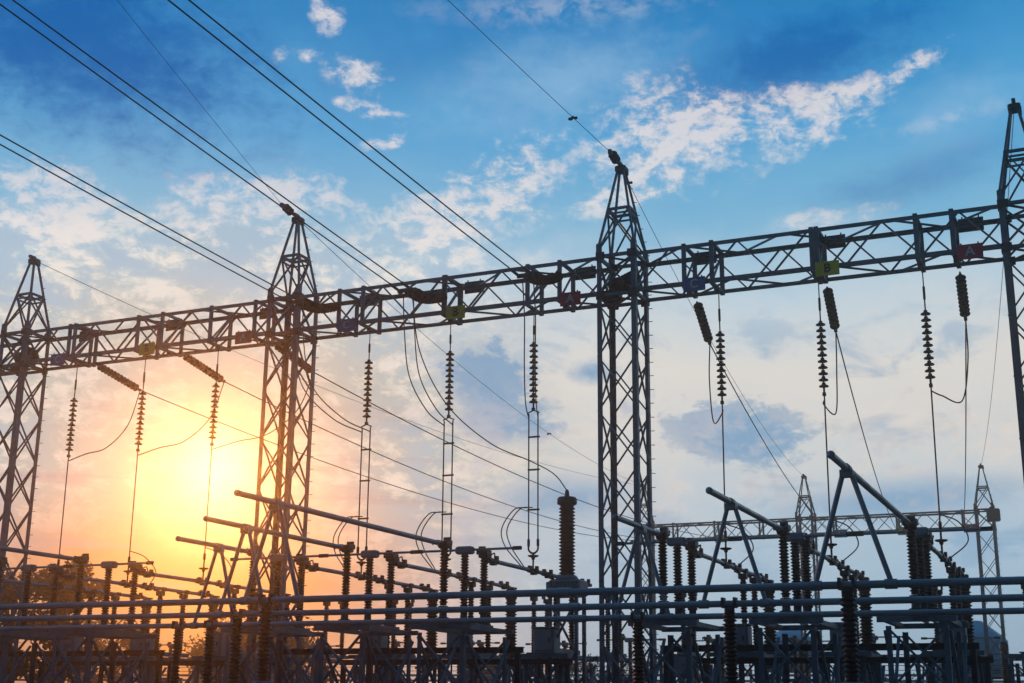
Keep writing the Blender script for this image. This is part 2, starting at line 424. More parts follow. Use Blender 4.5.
# ------------------------------------------------------------------ lattice beams
def make_beam(x0, x1, y, frames, label, group):
    t = thing('lattice_beam', label, 'beam', ((x0 + x1) / 2, y, ZB), group)
    P = lambda xx, sy, zz: V((xx, y + sy * HW, zz))
    for sy in (-1, 1):
        for zz, dz_ in ((ZB, 1), (ZT, -1)):
            MB().angle(P(x0, sy, zz), P(x1, sy, zz), (0, -sy, 0), (0, 0, dz_), .105, .016).build('chord', M['steel'], t)
    L = x1 - x0; npan = max(2, round(L / 2.0)); st = L / npan
    for sy in (-1, 1):
        b = MB(); ins = -sy * .03
        for k in range(npan):
            xa = x0 + k * st; ph = (sy < 0)
            zz = (ZB + .05, ZT - .05) if ph else (ZT - .05, ZB + .05)
            e = V((0, ins, 0))
            b.bar(P(xa, sy, zz[0]) + e, P(xa + st / 2, sy, zz[1]) + e, .06, .045); b.bar(P(xa + st / 2, sy, zz[1]) + e, P(xa + st, sy, zz[0]) + e, .06, .045)
        b.build('side_lacing', M['steel'], t)
    for zz, ph in ((ZB + .03, 1), (ZT - .03, -1)):
        b = MB(); kk = max(2, round(L / 1.5)) ; s2 = L / kk
        for k in range(kk):
            a = ph if k % 2 else -ph
            b.bar(P(x0 + k * s2, a, zz), P(x0 + (k + 1) * s2, -a, zz), .05, .05)
        b.build('flat_lacing', M['steel'], t)
    for fx in frames:
        b = MB()
        for sy in (-1, 1): b.bar(P(fx, sy * .93, ZB + .02), P(fx, sy * .93, ZT - .02), .13, .06)
        for zz in (ZB - .02, ZT + .02): b.bar(P(fx, -1, zz), P(fx, 1, zz), .12, .07)
        b.bar(P(fx, -.9, ZB + .05), P(fx, .9, ZT - .05), .05, .05)
        b.box(P(fx, 0, ZB - .05), (.16, .22, .10))
        b.build('hanger_frame', M['steel'], t)
    return t
for k, s_ in enumerate('LMR'):
    fr = sorted(LX[s_] + [v for v in TEN[s_]])
    fr = [v for v in fr if TX[k] + .9 < v < TX[k + 1] - .9]
    make_beam(TX[k] + HW + .01, TX[k + 1] - HW - .01, YG, fr, 'near lattice beam of the %s span, carrying A, B and C signs' % SPAN[s_], 'near gantry beams')
make_beam(TX[0] - 11, TX[0] - HW - .01, YG, [TX[0] - 3, TX[0] - 6, TX[0] - 9], 'near lattice beam stub leaving the leftmost tower out of view', 'near gantry beams')
make_beam(TX[3] + HW + .01, TX[3] + 11, YG, [TX[3] + 3, TX[3] + 6, TX[3] + 9], 'near lattice beam stub leaving the rightmost tower at the photo edge', 'near gantry beams')
FPH = [[-41, -37.5, -34], [-29, -25.9, -22.6], [-17.4, -13.1, -8.8]]
for k in (1, 2):
    make_beam(FX[k] + HW + .01, FX[k + 1] - HW - .01, YF, FPH[k], ['far lattice beam low at the left behind the line tubes', 'far lattice beam seen behind the third near tower', 'far lattice beam between the two visible far towers'][k], 'far gantry beams')

# ------------------------------------------------------------------ phase signs
def letter(ch, cx, y, cz, h, m, parent, flip=False):
    cu = bpy.data.curves.new('letter', 'FONT'); cu.body = ch; cu.size = h * 1.38; cu.align_x = 'CENTER'; cu.align_y = 'CENTER'; cu.extrude = .006; cu.offset = .006
    o = bpy.data.objects.new('tmp', cu); COL.objects.link(o)
    dg = bpy.context.evaluated_depsgraph_get(); me = bpy.data.meshes.new_from_object(o.evaluated_get(dg))
    bpy.data.objects.remove(o)
    ob = bpy.data.objects.new('letter', me); me.materials.clear(); me.materials.append(m); COL.objects.link(ob); ob.parent = parent
    ob.rotation_euler = (R(90), 0, math.pi if flip else 0)
    ob.location = V((cx, y, cz)) - parent.location
    return ob
SC = dict(A=('red', 'white'), B=('yellow', 'black'), C=('blue', 'white'))
def sign(x, y, z, ch, label, front=True, wd=.66, h=.42, group='phase signs facing the camera'):
    t = thing('phase_sign', label, 'sign', (x, y, z), group)
    p = MB(); p.bbox((x, y, z), (wd, .03, h), .012); p.build('plate', M[SC[ch][0]] if front else M['dark'], t)
    s_ = 1 if front else -1
    letter(ch, x, y - .022 * s_, z, h * .62, M[SC[ch][1]], t, not front)
    b = MB()
    for e in (-.22, .22): b.bar((x + e, y + .018 * s_, z - h * .45), (x + e, y + .018 * s_, z + h * .62), .04, .012)
    b.build('bracket', M['darksteel'], t)
cname = dict(A='red', B='yellow', C='blue')
for s_ in 'LMR':
    for i in range(3):
        ch = PH[i]
        sign(SGN[s_][i], YG - HW - .06, 13.60, ch, '%s sign with letter %s on the %s span of the near beam' % (cname[ch], ch, SPAN[s_]))
        sign(SGN[s_][i] - .02, YG + HW + .08, 14.83, ch, 'dark sign back high on the beam above the %s span %s sign' % (SPAN[s_], ch), False, .68, .40, 'sign plates seen from behind')
for i, ch in enumerate(PH):
    sign(FPH[2][i] + .5, YF - HW - .06, 13.60, ch, 'small far %s sign with letter %s between the two visible far towers' % (cname[ch], ch), True, .9, .55, 'signs on the far beam')
sign(FPH[1][1] + .5, YF - HW - .06, 13.60, 'B', 'small far yellow sign with letter B beside the third near tower', True, .9, .55, 'signs on the far beam')

# ------------------------------------------------------------------ insulator strings
def disc_mb(o, axis, r=.138):
    b = MB()
    b.lathe([(.03, 0), (.05, .01), (.055, .05), (.06, .065), (r * .8, .085), (r, .112), (r * .97, .128), (r * .55, .125), (r * .5, .14), (.028, .145), (.02, .18)], o, axis, 14)
    return b
def string(p0, d, n, pitch, label, cat_group, r=.138, rod=.0, double=None, sag=0.0, m='porcelain'):
    p0 = V(p0); d = V(d).normalized()
    t = thing('insulator_string', label, 'insulator', p0, cat_group)
    if rod:
        b = MB(); b.tube([p0, p0 + d * (rod * .45)], .016, 6); b.tube([p0 + d * (rod * .45), p0 + d * rod * .75], .035, 8); b.tube([p0 + d * rod * .75, p0 + d * rod], .02, 6)
        b.build('link_rod', M['dark'], t)
    q = p0 + d * rod
    side = V((0, 0, 0))
    offs = [V((0, 0, 0))] if double is None else [V(double) * .5, V(double) * -.5]
    tot = n * pitch
    for off in offs:
        for k in range(n):
            u = k / max(1, n - 1); drop = V((0, 0, -sag * 4 * u * (1 - u)))
            u2 = min(1, (k + 1) / max(1, n - 1)); dd = d * pitch + V((0, 0, -sag * 4 * (u2 * (1 - u2) - u * (1 - u))))
            disc_mb(q + off + d * (k * pitch) + drop, dd, r).build('insulator_disc', M[m], t)
    e = q + d * (tot + .04)
    b = MB()
    if double is None:
        b.tube([e - d * .06, e + d * .16], .03, 8); b.box(e + d * .12, (.09, .09, .09))
    else:
        dv = V(double)
        b.bar(e + dv * .62, e - dv * .62, .05, .10); b.bar(q - d * .05 + dv * .62, q - d * .05 - dv * .62, .05, .10); b.bar(q - d * .05, p0 - d * .05, .03)
        b.bar(e, e + d * .25, .05)
    b.build('clamp', M['dark'], t)
    return e + d * .15
STR_END = {}
for s_ in 'LMR':
    for i in range(3):
        STR_END[s_, i] = string((LX[s_][i] + (0.03 if s_ == 'R' else -.02), YG, ZB - .1), (0, 0, -1), 11, .178,
            'brown disc insulator string hanging under the %s span next to the %s %s sign' % (SPAN[s_], cname[PH[i]], PH[i]), 'suspension insulator strings', rod=1.22 if s_ != 'M' else .95)
TEN_END = {}
for s_ in 'LR':
    for i in range(3):
        x = TEN[s_][i]
        if s_ == 'L': a = V((x, 37.28, 13.68)); b = V((x + .05, 39.55, 13.28)); n_ = 12
        else: a = V((x, 37.28, 13.50)); b = V(((x - .12), 38.9, 12.75)); n_ = 10
        if (s_, i) == ('R', 2): b = V((x - .05, 38.45, 12.62))
        d = b - a
        TEN_END[s_, i] = string(a, d, n_, d.length / n_ * .96, 'slanting dark tension insulator behind the %s span by its %s %s sign' % (SPAN[s_], cname[PH[i]], PH[i]), 'tension insulators on the far face', r=.15, rod=.1, m='porcelain' if s_ == 'L' else 'polymer')
for i in range(3):
    x = TEN['M'][i]
    a = V((x, 35.9, (14.28, 14.14, 14.36)[i])); b = V((x - .06, 33.9, (13.82, 13.72, 13.74)[i]))
    d = b - a
    TEN_END['M', i] = string(a, d, 11, d.length / 11 * .97, 'sagging double tension insulator beside the middle span %s %s sign' % (cname[PH[i]], PH[i]), 'double tension insulators on the near face', r=.15, rod=.08, double=(.2, 0, 0), sag=.13, m='polymer')

# ------------------------------------------------------------------ overhead conductors
def wire(name, pts, r, label, cat, group=None, m='cable', n=6):
    o = thing_mesh = MB().tube(pts, r, n).build(name, M[m]); return tag(o, label, cat, group)
inc = [V((.13, -1, .095)), V((-.175, -1, .21)), V((-.09, -1, .135))]
inc_pt = [V((-23.95, 22.7, 15.16)), V((-21.28, 20.0, 16.86)), V((-16.41, 20.0, 15.79))]
for i in range(3):
    e = TEN_END['M', i]; d = inc_pt[i] - e
    for k, off in enumerate((-.2, .2)):
        far = e + d * 2.2
        wire('conductor_wire', arc(e + V((off, 0, .02)), far + V((off * 1.0, 0, 0)), .12, 14), .019,
             '%s wire of the twin conductor arriving at the middle span %s sign' % (('left', 'right')[k], PH[i]), 'wire', 'incoming twin conductors')
    y = MB(); q = e + d.normalized() * .10
    t = thing('conductor_yoke', 'dark yoke joining twin conductor to the insulator above the middle span %s sign' % PH[i], 'yoke', q, 'conductor yokes')
    y.bar(q + V((-.26, 0, 0)), q + V((.26, 0, 0)), .06, .12); y.build('yoke_plate', M['dark'], t)
    c = MB()
    for off in (-.2, .2): c.tube([q + V((off, -.02, 0)), q + V((off, -.02, 0)) + d.normalized() * .45], .045, 8)
    c.build('dead_end_clamp', M['dark'], t)
out_far = {('L', 0): V((-32.05, YF - .7, 13.7)), ('L', 1): V((-30.6, YF - .7, 13.7)), ('L', 2): V((-25.9, YF - .7, 13.7)),
           ('R', 0): V((-17.4, YF - .7, 13.7)), ('R', 1): V((-13.1, YF - .7, 13.7)), ('R', 2): V((-8.8, YF - .7, 13.7))}
for (s_, i), f in out_far.items():
    e = TEN_END[s_, i]; d = (f - e).normalized()
    wire('conductor_wire', arc(e, f, 1.0 if s_ == 'L' else .9, 26), .021, 'single conductor running off to the far gantry from the %s span %s sign' % (SPAN[s_], PH[i]), 'wire', 'outgoing conductors')
    string(f + V((0, 1.2, 0)) - d * .1, f + V((0, -.6, -.15)) - (f + V((0, 1.2, 0))), 8, .17, 'tiny far tension insulator ending the conductor of the %s span %s phase' % (SPAN[s_], PH[i]), 'far tension insulators', r=.15, m='polymer')
# shield wires on the tower peaks
def shield(label, pts, r=.011): wire('shield_wire', pts, r, label, 'wire', 'thin shield wires on the tower peaks')
pk = lambda i: V((TX[i], YG, 17.85)); pf = lambda i: V((FX[i], YF, 17.85))
shield('thin shield wire from the leftmost tower peak to the far gantry', arc(pk(0), pf(1) + V((-.1, 0, 0)), 1.2, 24))
shield('thin shield wire from the second tower peak to the far gantry', arc(pk(1), pf(1), 1.2, 24))
shield('thin shield wire from the central third tower peak to the far gantry', arc(pk(2), pf(2), 1.2, 24))
shield('thin shield wire from the rightmost near tower peak to the far gantry', arc(pk(3), pf(3), 1.2, 24))
for i, q in ((1, V((-23.57, 26, 20.5))), (2, V((-13.59, 26, 18.6)))):
    a = pk(i) + V((-.02, -.95, .16)); d = q - a
    shield('thin shield wire coming from above to the %s tower peak' % ('second', 'third')[i - 1], arc(a, a + d * 2.6, .1, 10), .007 if i == 1 else .009)
    st = thing('peak_insulator', 'dark round insulator at the peak of the %s near tower' % ('second', 'third')[i - 1], 'insulator', pk(i), 'peak insulators')
    b = MB(); b.tube([pk(i) + V((0, -.15, .02)), a], .025, 6); b.build('link_rod', M['dark'], st)
    for k in range(3): disc_mb(pk(i) + V((-.01, -.36 - .14 * k, .07 + .03 * k)), (0, -1, .2), .15).build('insulator_disc', M['polymer'], st)
    b = MB(); b.box(a, (.10, .18, .14)); b.build('clamp', M['dark'], st)
def damper(p, label):
    t = thing('vibration_damper', label, 'damper', p, 'wire dampers'); p = V(p)
    b = MB(); b.lathe([(.02, 0), (.045, .02), (.05, .11), (.02, .14)], p + V((-.14, 0, -.03)), (1, 0, 0), 10); b.lathe([(.02, 0), (.04, .02), (.045, .09), (.02, .11)], p + V((.03, 0, -.03)), (1, 0, 0), 10)
    b.build('weight', M['polymer'], t)
    b = MB(); b.bar(p + V((-.1, 0, -.02)), p + V((.12, 0, -.02)), .025); b.box(p, (.06, .05, .08)); b.build('clamp', M['dark'], t)
damper(arc(pk(2) + V((-.02, -.95, .16)), pk(2) + V((-.02, -.95, .16)) + (V((-13.59, 26, 18.6)) - pk(2) - V((-.02, -.95, .16))) * 2.6, .1, 40)[4], 'dark damper on the shield wire left above the third tower peak')
damper(arc(pk(2), pf(2), 1.2, 60)[1], 'dark damper on the shield wire just right of the third tower peak')
damper(arc(pk(1), pf(1), 1.2, 60)[33], 'dark damper on the thin wire left of the third tower at mid height')

# ------------------------------------------------------------------ risers and jumpers
def tube_part(name, pts, r, m, parent, n=6): return MB().tube(pts, r, n).build(name, M[m], parent)
def riser(s_, i):
    top = STR_END[s_, i]; x = LX[s_][i]; bot = V((x, YG, ZL + .62))
    twin = s_ == 'M'
    t = thing('riser_cable', '%s riser dropping from the %s span %s insulator string to the line tube' % ('twin' if twin else 'single', SPAN[s_], PH[i]), 'cable', top, 'riser cables')
    for off in ((-.15, .15) if twin else (0,)):
        a = top + V((off, 0, -.10)); b = bot + V((off, 0, 0))
        tube_part('cable', [top, a.lerp(top, .2) + V((off * .5, 0, 0)), a, b] if twin else [top, b], .021, 'cable', t)
    if twin:
        for zz in (9.6, 8.6, 7.4): MB().bar((x - .19, YG, zz), (x + .19, YG, zz), .035, .05).build('spacer', M['dark'], t)
        k = MB(); k.tube(bez([bot + V((-.15, 0, .02)), bot + V((-.14, 0, -.14)), bot + V((0, 0, -.24)), bot + V((.14, 0, -.14)), bot + V((.15, 0, .02))], 6), .03, 6); k.build('yoke', M['dark'], t)
    for off in ((-.15, .15) if twin else (0,)):
        q = MB(); q.tube([bot + V((off, 0, .18)), bot + V((off, 0, -.02))], .045, 8); q.build('turnbuckle', M['dark'], t)
    zi = ZL + .10
    disc_mb((x, YG, zi + .10), (0, 0, 1), .17).build('insulator_disc', M['porcelain'], t)
    MB().tube([(x, YG, ZL - .1), (x, YG, bot.z - (.2 if twin else 0))], .028, 6).build('anchor_rod', M['dark'], t)
    # loop from the riser down to the tube clamp
    if twin:
        for off in (-.06, .12):
            z0 = ZL + 1.75
            pts = bez([(x - .15 + off, YG, z0), (x - .55 + off, YG - .05, z0 - .05), (x - .92 + off, YG - .1, z0 - .6), (x - .72 + off, YG - .3, z0 - 1.15), (x - .05 + off * .4, YG - .7, ZL - .06)], 8)
            tube_part('loop', pts, .018, 'cable', t)
    else:
        tube_part('loop', bez([(x, YG, ZL + 1.0), (x + .45, YG + .25, ZL + .8), (x + .6, YG + .7, ZL + .35), (x + .05, YG + 1.1, ZL - .06)], 8), .018, 'cable', t)
for s_ in 'LMR':
    for i in range(3): riser(s_, i)
def jumper(pts, label, r=.02): wire('jumper_cable', bez(pts, 10), r, label, 'cable', 'jumper cables')
for i in range(3):
    a = TEN_END['L', i]; b = STR_END['L', i] + V((0, 0, -.15))
    jumper([a, a.lerp(b, .15) + V((0, 0, -.95)), a.lerp(b, .45) + V((0, 0, -1.0)), a.lerp(b, .75) + V((0, 0, -.42)), b], 'slack jumper loop below the left span %s sign' % PH[i])
    a = TEN_END['R', i]; b = STR_END['R', i] + V((0, 0, -.12))
    jumper([a, a + V((-.02, -.1, -1.2)), V((a.x * .75 + b.x * .25, a.y * .7 + b.y * .3, b.z - .02)), b + V((.25 if i == 2 else -.05, .15, -.12)), b], 'slack jumper loop below the right span %s sign' % PH[i])
    a = TEN_END['M', i]; b = STR_END['M', i] + V((0, 0, -.25))
    for k, off in enumerate((-.17, .17)):
        jumper([a + V((off, .05, -.03)), a + V((off + .05, .1, -1.2)), V((a.x * .85 + b.x * .15 + off, a.y * .8 + b.y * .2, b.z + 1.05)), V((a.x * .4 + b.x * .6 + off, a.y * .4 + b.y * .6, b.z + .25)), b + V((off * .9, 0, 0))],
               '%s cable of the twin jumper hanging by the middle span %s sign' % (('left', 'right')[k], PH[i]), .019)

# ------------------------------------------------------------------ floodlights on the towers
def flood(x, z, label, y=YG):
    t = thing('floodlight', label, 'floodlight', (x, y, z), 'floodlights on towers')
    b = MB(); b.lathe([(.12, -.35), (.2, -.3), (.22, 0), (.36, .42), (.38, .5), (.30, .5)], (x - .05, y - .15, z), (.8, -.25, -.12), 16); b.build('reflector_housing', M['polymer'], t)
    MB().lathe([(.30, 0), (.29, .03)], V((x - .05, y - .15, z)) + V((.8, -.25, -.12)).normalized() * .44, (.8, -.25, -.12), 16).build('lens', M['glass'], t)
    b = MB(); b.bbox((x - .3, y - .05, z - .32), (.5, .35, .32), .03); b.build('ballast_box', M['dark'], t)
    b = MB(); b.bar((x - .3, y - .05, z - .3), (x - .3, y + .5, z - .3), .05); b.bar((x - .05, y - .15, z - .05), (x - .3, y - .05, z - .2), .06); b.build('bracket', M['darksteel'], t)
flood(TX[2] - .0, 14.05, 'dark floodlight mounted inside the third tower at beam level')
flood(TX[0] + .15, 14.0, 'dark floodlight mounted inside the leftmost tower at beam level')
bx = MB(); t = thing('lamp_box', 'grey lamp box fixed to the top of the rightmost far tower', 'box', (FX[3] + .65, YF - .4, 14.6))
bx.bbox((FX[3] + .6, YF - .75, 14.4), (.85, .5, .85), .08); bx.build('housing', M['darksteel'], t); MB().bar((FX[3] + .6, YF - .5, 14.5), (FX[3] + .3, YF + .3, 14.5), .1).build('bracket', M['darksteel'], t)

# ------------------------------------------------------------------ bus pipes along X and their posts
BUS = [(23.1, 3.75, 'C'), (26.2, 3.72, 'B'), (29.2, 3.69, 'A')]
bl = ['nearest and thickest grey bus pipe crossing the whole picture', 'middle grey bus pipe of the three crossing the picture', 'farthest grey bus pipe of the three, lowest in the picture']
for k, (y, z, c) in enumerate(BUS):
    t = thing('bus_pipe', bl[k], 'pipe', (-15, y, z), 'bus pipes')
    MB().tube([(-44, y, z), (8, y, z)], .066, 14).build('pipe', M['alu'], t)
    for xs in (-38, -28.0 + k * 1.3, -9.3 - k, 4): MB().tube([(xs - .22, y, z), (xs + .22, y, z)], .085, 12).build('coupling_sleeve', M['alu'], t)
def bus_post(x, y, z, label, r=.115):
    t = thing('bus_post', label, 'insulator post', (x, y, 0), 'bus support posts')
    h = 1.45; zb = z - .13 - h
    MB().lathe(sheds(r * .78, r * 1.22, h, 16, .06), (x, y, zb), (0, 0, 1), 16).build('ribbed_column', M['porcelain'], t)
    b = MB(); b.lathe([(r * .9, 0), (r * .9, .05), (r * .6, .06)], (x, y, z - .13), (0, 0, 1), 12); b.box((x, y, z - .03), (.16, .10, .1)); b.box((x - .12, y, z + .02), (.05, .2, .2)); b.box((x + .12, y, z + .02), (.05, .2, .2))
    b.build('pipe_clamp', M['dark'], t)
    b = MB(); b.lathe([(.19, 0), (.19, .18), (.16, .19)], (x, y, zb - .19), (0, 0, 1), 14); b.build('base_casting', M['boxgrey'], t)
    b = MB()
    for sx in (-1, 1):
        for sy in (-1, 1): b.bar((x + sx * .22, y + sy * .22, .1), (x + sx * .15, y + sy * .15, zb - .19), .07)
    for zz in (.3, .75, 1.2, 1.65): 
        if zz + .45 < zb: 
            for sx, sy, ex, ey in ((-1, -1, 1, -1), (1, -1, 1, 1), (1, 1, -1, 1), (-1, 1, -1, -1)): b.bar((x + sx * .2, y + sy * .2, zz), (x + ex * .18, y + ey * .18, zz + .45), .04)
    b.bbox((x, y, .1), (.7, .7, .2), .03); b.build('pedestal', M['steel'], t)
lineword = {('L', 0): 'left span C', ('L', 1): 'left span B', ('L', 2): 'left span A', ('M', 0): 'middle span C', ('M', 1): 'middle span B', ('M', 2): 'middle span A', ('R', 0): 'right span C', ('R', 1): 'right span B', ('R', 2): 'right span A'}
whichpipe = ['nearest', 'middle', 'farthest']
for (s_, i) in lineword:
    k = 2 - i; y, z, c = BUS[k]
    bus_post(LX[s_][i] - .1, y, z, 'brown post holding the %s bus pipe below the %s line tube' % (whichpipe[k], lineword[s_, i]))
bus_post(-18.07 - 4.4, BUS[2][0], BUS[2][1], 'extra brown insulator post holding the farthest bus pipe left of the second tower', .10)
# ------------------------------------------------------------------ line tubes, props, switches, stands
near_end = {0: 27.45, 1: 24.6, 2: 21.7}
def aframe(x, y, zp, label):
    t = thing('tube_prop', label, 'support', (x, y, zp), 'inverted V props')
    for sx in (-1, 1):
        b = MB(); b.tube([(x + sx * .06, y, ZL - .05), (x + sx * .62, y, zp + .05)], .046, 10); b.build('leg', M['alu'], t)
    b = MB(); b.box((x, y, ZL - .09), (.22, .2, .12)); b.tube([(x, y - .12, ZL), (x, y + .12, ZL)], .082, 12)
    b.build('clamp', M['alu'], t)
    for sx in (-1, 1): MB().tube([(x + sx * .52, y, zp), (x + sx * .72, y, zp)], .085, 12).build('foot_clamp', M['alu'], t)
def fittings(b, x, y, z):
    b.tube([(x, y - .34, z), (x, y - .12, z), (x, y - .1, z), (x, y + .3, z)], [.085, .085, .075, .075], 10); b.box((x - .06, y - .1, z + .09), (.09, .13, .1)); b.box((x + .07, y + .12, z + .08), (.08, .12, .12)); b.box((x + .02, y, z - .09), (.16, .16, .06))
for (s_, i), wname in lineword.items():
    x = LX[s_][i]; ye = near_end[i]
    MBt = MB().tube([(x, ye, ZL), (x, 30.62, ZL)], .062, 12)
    t = thing('line_tube', 'grey tube above the bus pipes leading into the %s switch' % wname, 'tube', (x, ye, ZL), 'near line tubes')
    MBt.build('pipe', M['alu'], t); MB().lathe([(.02, 0), (.069, .015), (.069, .08)], (x, ye - .02, ZL), (0, 1, 0), 12).build('end_cap', M['alu'], t)
    k = 2 - i
    aframe(x, BUS[k][0], BUS[k][1], 'inverted V prop carrying the %s line tube above its bus pipe' % wname)
    # far tube
    t = thing('line_tube', 'grey tube running from the %s switch under its riser' % wname, 'tube', (x, 33.5, ZL - .12), 'far line tubes')
    MB().tube([(x, 33.45, ZL - .12), (x, 37.6, ZL - .12), (x, 41.4, ZL - .14)], .06, 10).build('pipe', M['alu'], t)
    for yy in (33.75, 36.6, 37.7, 40.9):
        b = MB(); fittings(b, x, yy, ZL - .12); b.build('clamp', M['dark'], t)
def make_switch(x, label):
    t = thing('disconnect_switch', label, 'switch', (x, 32, 4.02), 'disconnect switches')
    zb = 4.02; zc = 3.72
    c = MB(); c.box((x - .11, 32, zc + .06), (.06, 3.1, .12)); c.box((x + .11, 32, zc + .06), (.06, 3.1, .12)); c.box((x, 30.46, zc + .06), (.28, .02, .11))
    for yy in (31.4, 32.6): c.box((x, yy, zc + .06), (.158, .06, .10))
    c.build('base_channel', M['steel'], t)
    h = 1.45
    for k, yy in enumerate((30.8, 32.0, 33.2)):
        p = MB().lathe(sheds(.075, .118, h, 18, .05), (x, yy, zb + .17), (0, 0, 1), 14).build('post_insulator', M['porcelain'], t)
        b = MB(); b.lathe([(.16, 0), (.16, .04), (.10, .06), (.09, .26), (.13, .30), (.13, .33)], (x, yy, zb - .178), (0, 0, 1), 12); b.build('mounting_flange', M['dark'], p)
    for yy, sg in ((30.8, -1), (33.2, 1)):
        b = MB(); b.bbox((x, yy, ZL - .02), (.26, .24, .16), .02); b.box((x, yy + sg * .16, ZL - .01), (.14, .2, .14)); b.box((x - .13, yy - .02, ZL + .05), (.06, .30, .12)); b.box((x + .13, yy - .02, ZL + .05), (.06, .30, .12)); b.box((x, yy - sg * .14, ZL + .12), (.18, .08, .16)); b.tube([(x, yy + sg * .05, ZL - .06), (x, yy + sg * .4, ZL - .1 if sg > 0 else ZL)], .055, 8)
        b.build('contact_head', M['dark'], t)
        b = MB(); b.tube(bez([(x - .1, yy + sg * .1, ZL - .05), (x - .16, yy + sg * .3, ZL + .06), (x - .1, yy + sg * .46, ZL - .05)], 6), .02, 6); b.tube(bez([(x + .1, yy + sg * .1, ZL - .05), (x + .16, yy + sg * .3, ZL + .06), (x + .1, yy + sg * .46, ZL - .05)], 6), .02, 6); b.build('flexible_braid', M['cable'], t)
    hd = MB(); hd.bbox((x, 32.0, ZL - .02), (.48, .26, .2), .035); hd.lathe([(.10, -.12), (.07, -.02)], (x, 32, ZL - .06), (0, 0, 1), 12); hd.build('rotating_head', M['boxgrey'], t)
    bl_ = MB().tube([(x - 1.45, 32.0, ZL - .01), (x + 1.45, 32.0, ZL - .01)], .032, 10).build('blade', M['alu'], t)
    for sx in (-1, 1):
        b = MB(); b.bbox((x + sx * 1.5, 32.0, ZL - .01), (.26, .07, .10), .015); b.build('blade_contact', M['dark'], bl_)
    return t
sw0 = make_switch(LX['L'][0], 'open disconnect switch with three brown posts on the left span C line')
stand_cat = 'stands under the switches'
def make_stand(x, y0, y1, zt, label, group=stand_cat, w_=.66, name='steel_stand'):
    t = thing(name, label, 'stand', (x, (y0 + y1) / 2, 0), group)
    for sx in (-1, 1):
        for yy in (y0, y1):
            b = MB(); b.angle((x + sx * w_, yy, .1), (x + sx * w_, yy, zt - .2), (-sx, 0, 0), (0, -1 if yy == y1 else 1, 0), .12, .018); b.bbox((x + sx * w_, yy, .1), (.5, .5, .2), .03); b.build('leg', M['steel'], t)
    b = MB()
    for yy in (y0, y1): b.box((x, yy, zt - .06), (w_ * 2 + .36, .1, .12))
    for sx in (-1, 1): b.box((x + sx * w_, (y0 + y1) / 2, zt - .065), (.09, y1 - y0 - .12, .11))
    b.build('top_frame', M['steel'], t)
    for yy, e in ((y0, -.03), (y1, .03)):
        b = MB()
        for za, zb_ in ((zt - .25, zt - 1.55), (zt - 1.65, .35)):
            b.bar((x - w_ + .05, yy + e, za), (x + w_ - .05, yy + e, zb_), .07, .05); b.bar((x + w_ - .05, yy + e * 3, za), (x - w_ + .05, yy + e * 3, zb_), .07, .05)
        b.bar((x - w_ + .1, yy + e * 5, zt - 1.6), (x + w_ - .1, yy + e * 5, zt - 1.6), .06)
        b.build('cross_brace', M['steel'], t)
    for sx in (-1, 1):
        b = MB(); xx = x + sx * (w_ + .03); b.bar((xx, y0 + .1, zt - .3), (xx, y1 - .1, .5), .07, .05); b.bar((xx + sx * .06, y1 - .1, zt - .3), (xx + sx * .06, y0 + .1, .5), .07, .05); b.build('side_brace', M['steel'], t)
    return t
st0 = make_stand(LX['L'][0], 30.7, 33.3, 3.72, 'braced steel stand under the left span C switch')
for (s_, i), wname in lineword.items():
    if (s_, i) == ('L', 0): continue
    x = LX[s_][i]
    dup(sw0, (x, 32, 4.02), 'open disconnect switch with three brown posts on the %s line' % wname)
    dup(st0, (x, 32, 0), 'braced steel stand under the %s switch' % wname)

# second row: thin posts, current transformers, cabinets
def make_ct(x, label):
    t = thing('current_transformer', label, 'transformer', (x, 41.5, 0), 'current transformers')
    z0 = 3.45; h = 1.75
    MB().lathe(sheds(.15, .215, h, 17, .06, .06), (x, 41.5, z0), (0, 0, 1), 18).build('ribbed_bushing', M['porcelain'], t)
    b = MB(); b.lathe([(.19, 0), (.2, .06), (.2, .26), (.15, .32), (.06, .34)], (x, 41.5, z0 + h), (0, 0, 1), 18); b.box((x, 41.5, z0 + h + .36), (.3, .3, .06)); b.build('head', M['dark'], t)
    b = MB(); b.lathe([(.36, 0), (.38, .04), (.38, .3), (.26, .4), (.18, .42)], (x, 41.5, z0 - .42), (0, 0, 1), 20); b.box((x, 41.1, z0 - .2), (.26, .2, .26)); b.build('base_tank', M['darksteel'], t)
    b = MB()
    for sx in (-1, 1):
        for sy in (-1, 1): b.bar((x + sx * .3, 41.5 + sy * .3, 0), (x + sx * .3, 41.5 + sy * .3, z0 - .42), .1)
    b.bar((x - .3, 41.18, .6), (x + .3, 41.18, 2.6), .06); b.bar((x + .3, 41.12, .6), (x - .3, 41.12, 2.6), .06); b.box((x, 41.5, z0 - .47), (.8, .8, .09)); b.build('pedestal', M['steel'], t)
    return t
def make_post_pair(x, label):
    t = thing('post_insulator_pair', label, 'insulator', (x, 39, 3.3), 'pairs of post insulators')
    for yy in (38.4, 39.7):
        p = MB().lathe(sheds(.07, .105, 1.9, 20, .05), (x, yy, 3.45), (0, 0, 1), 12).build('post_insulator', M['porcelain'], t)
        b = MB(); b.bbox((x, yy, 5.43), (.24, .24, .16), .02); b.box((x - .1, yy - .1, 5.56), (.06, .26, .12)); b.box((x + .1, yy + .05, 5.58), (.06, .2, .14)); b.build('contact_head', M['dark'], p)
    b = MB(); b.box((x, 39.05, 3.38), (.3, 2.0, .14)); b.build('base_channel', M['steel'], t)
    return t
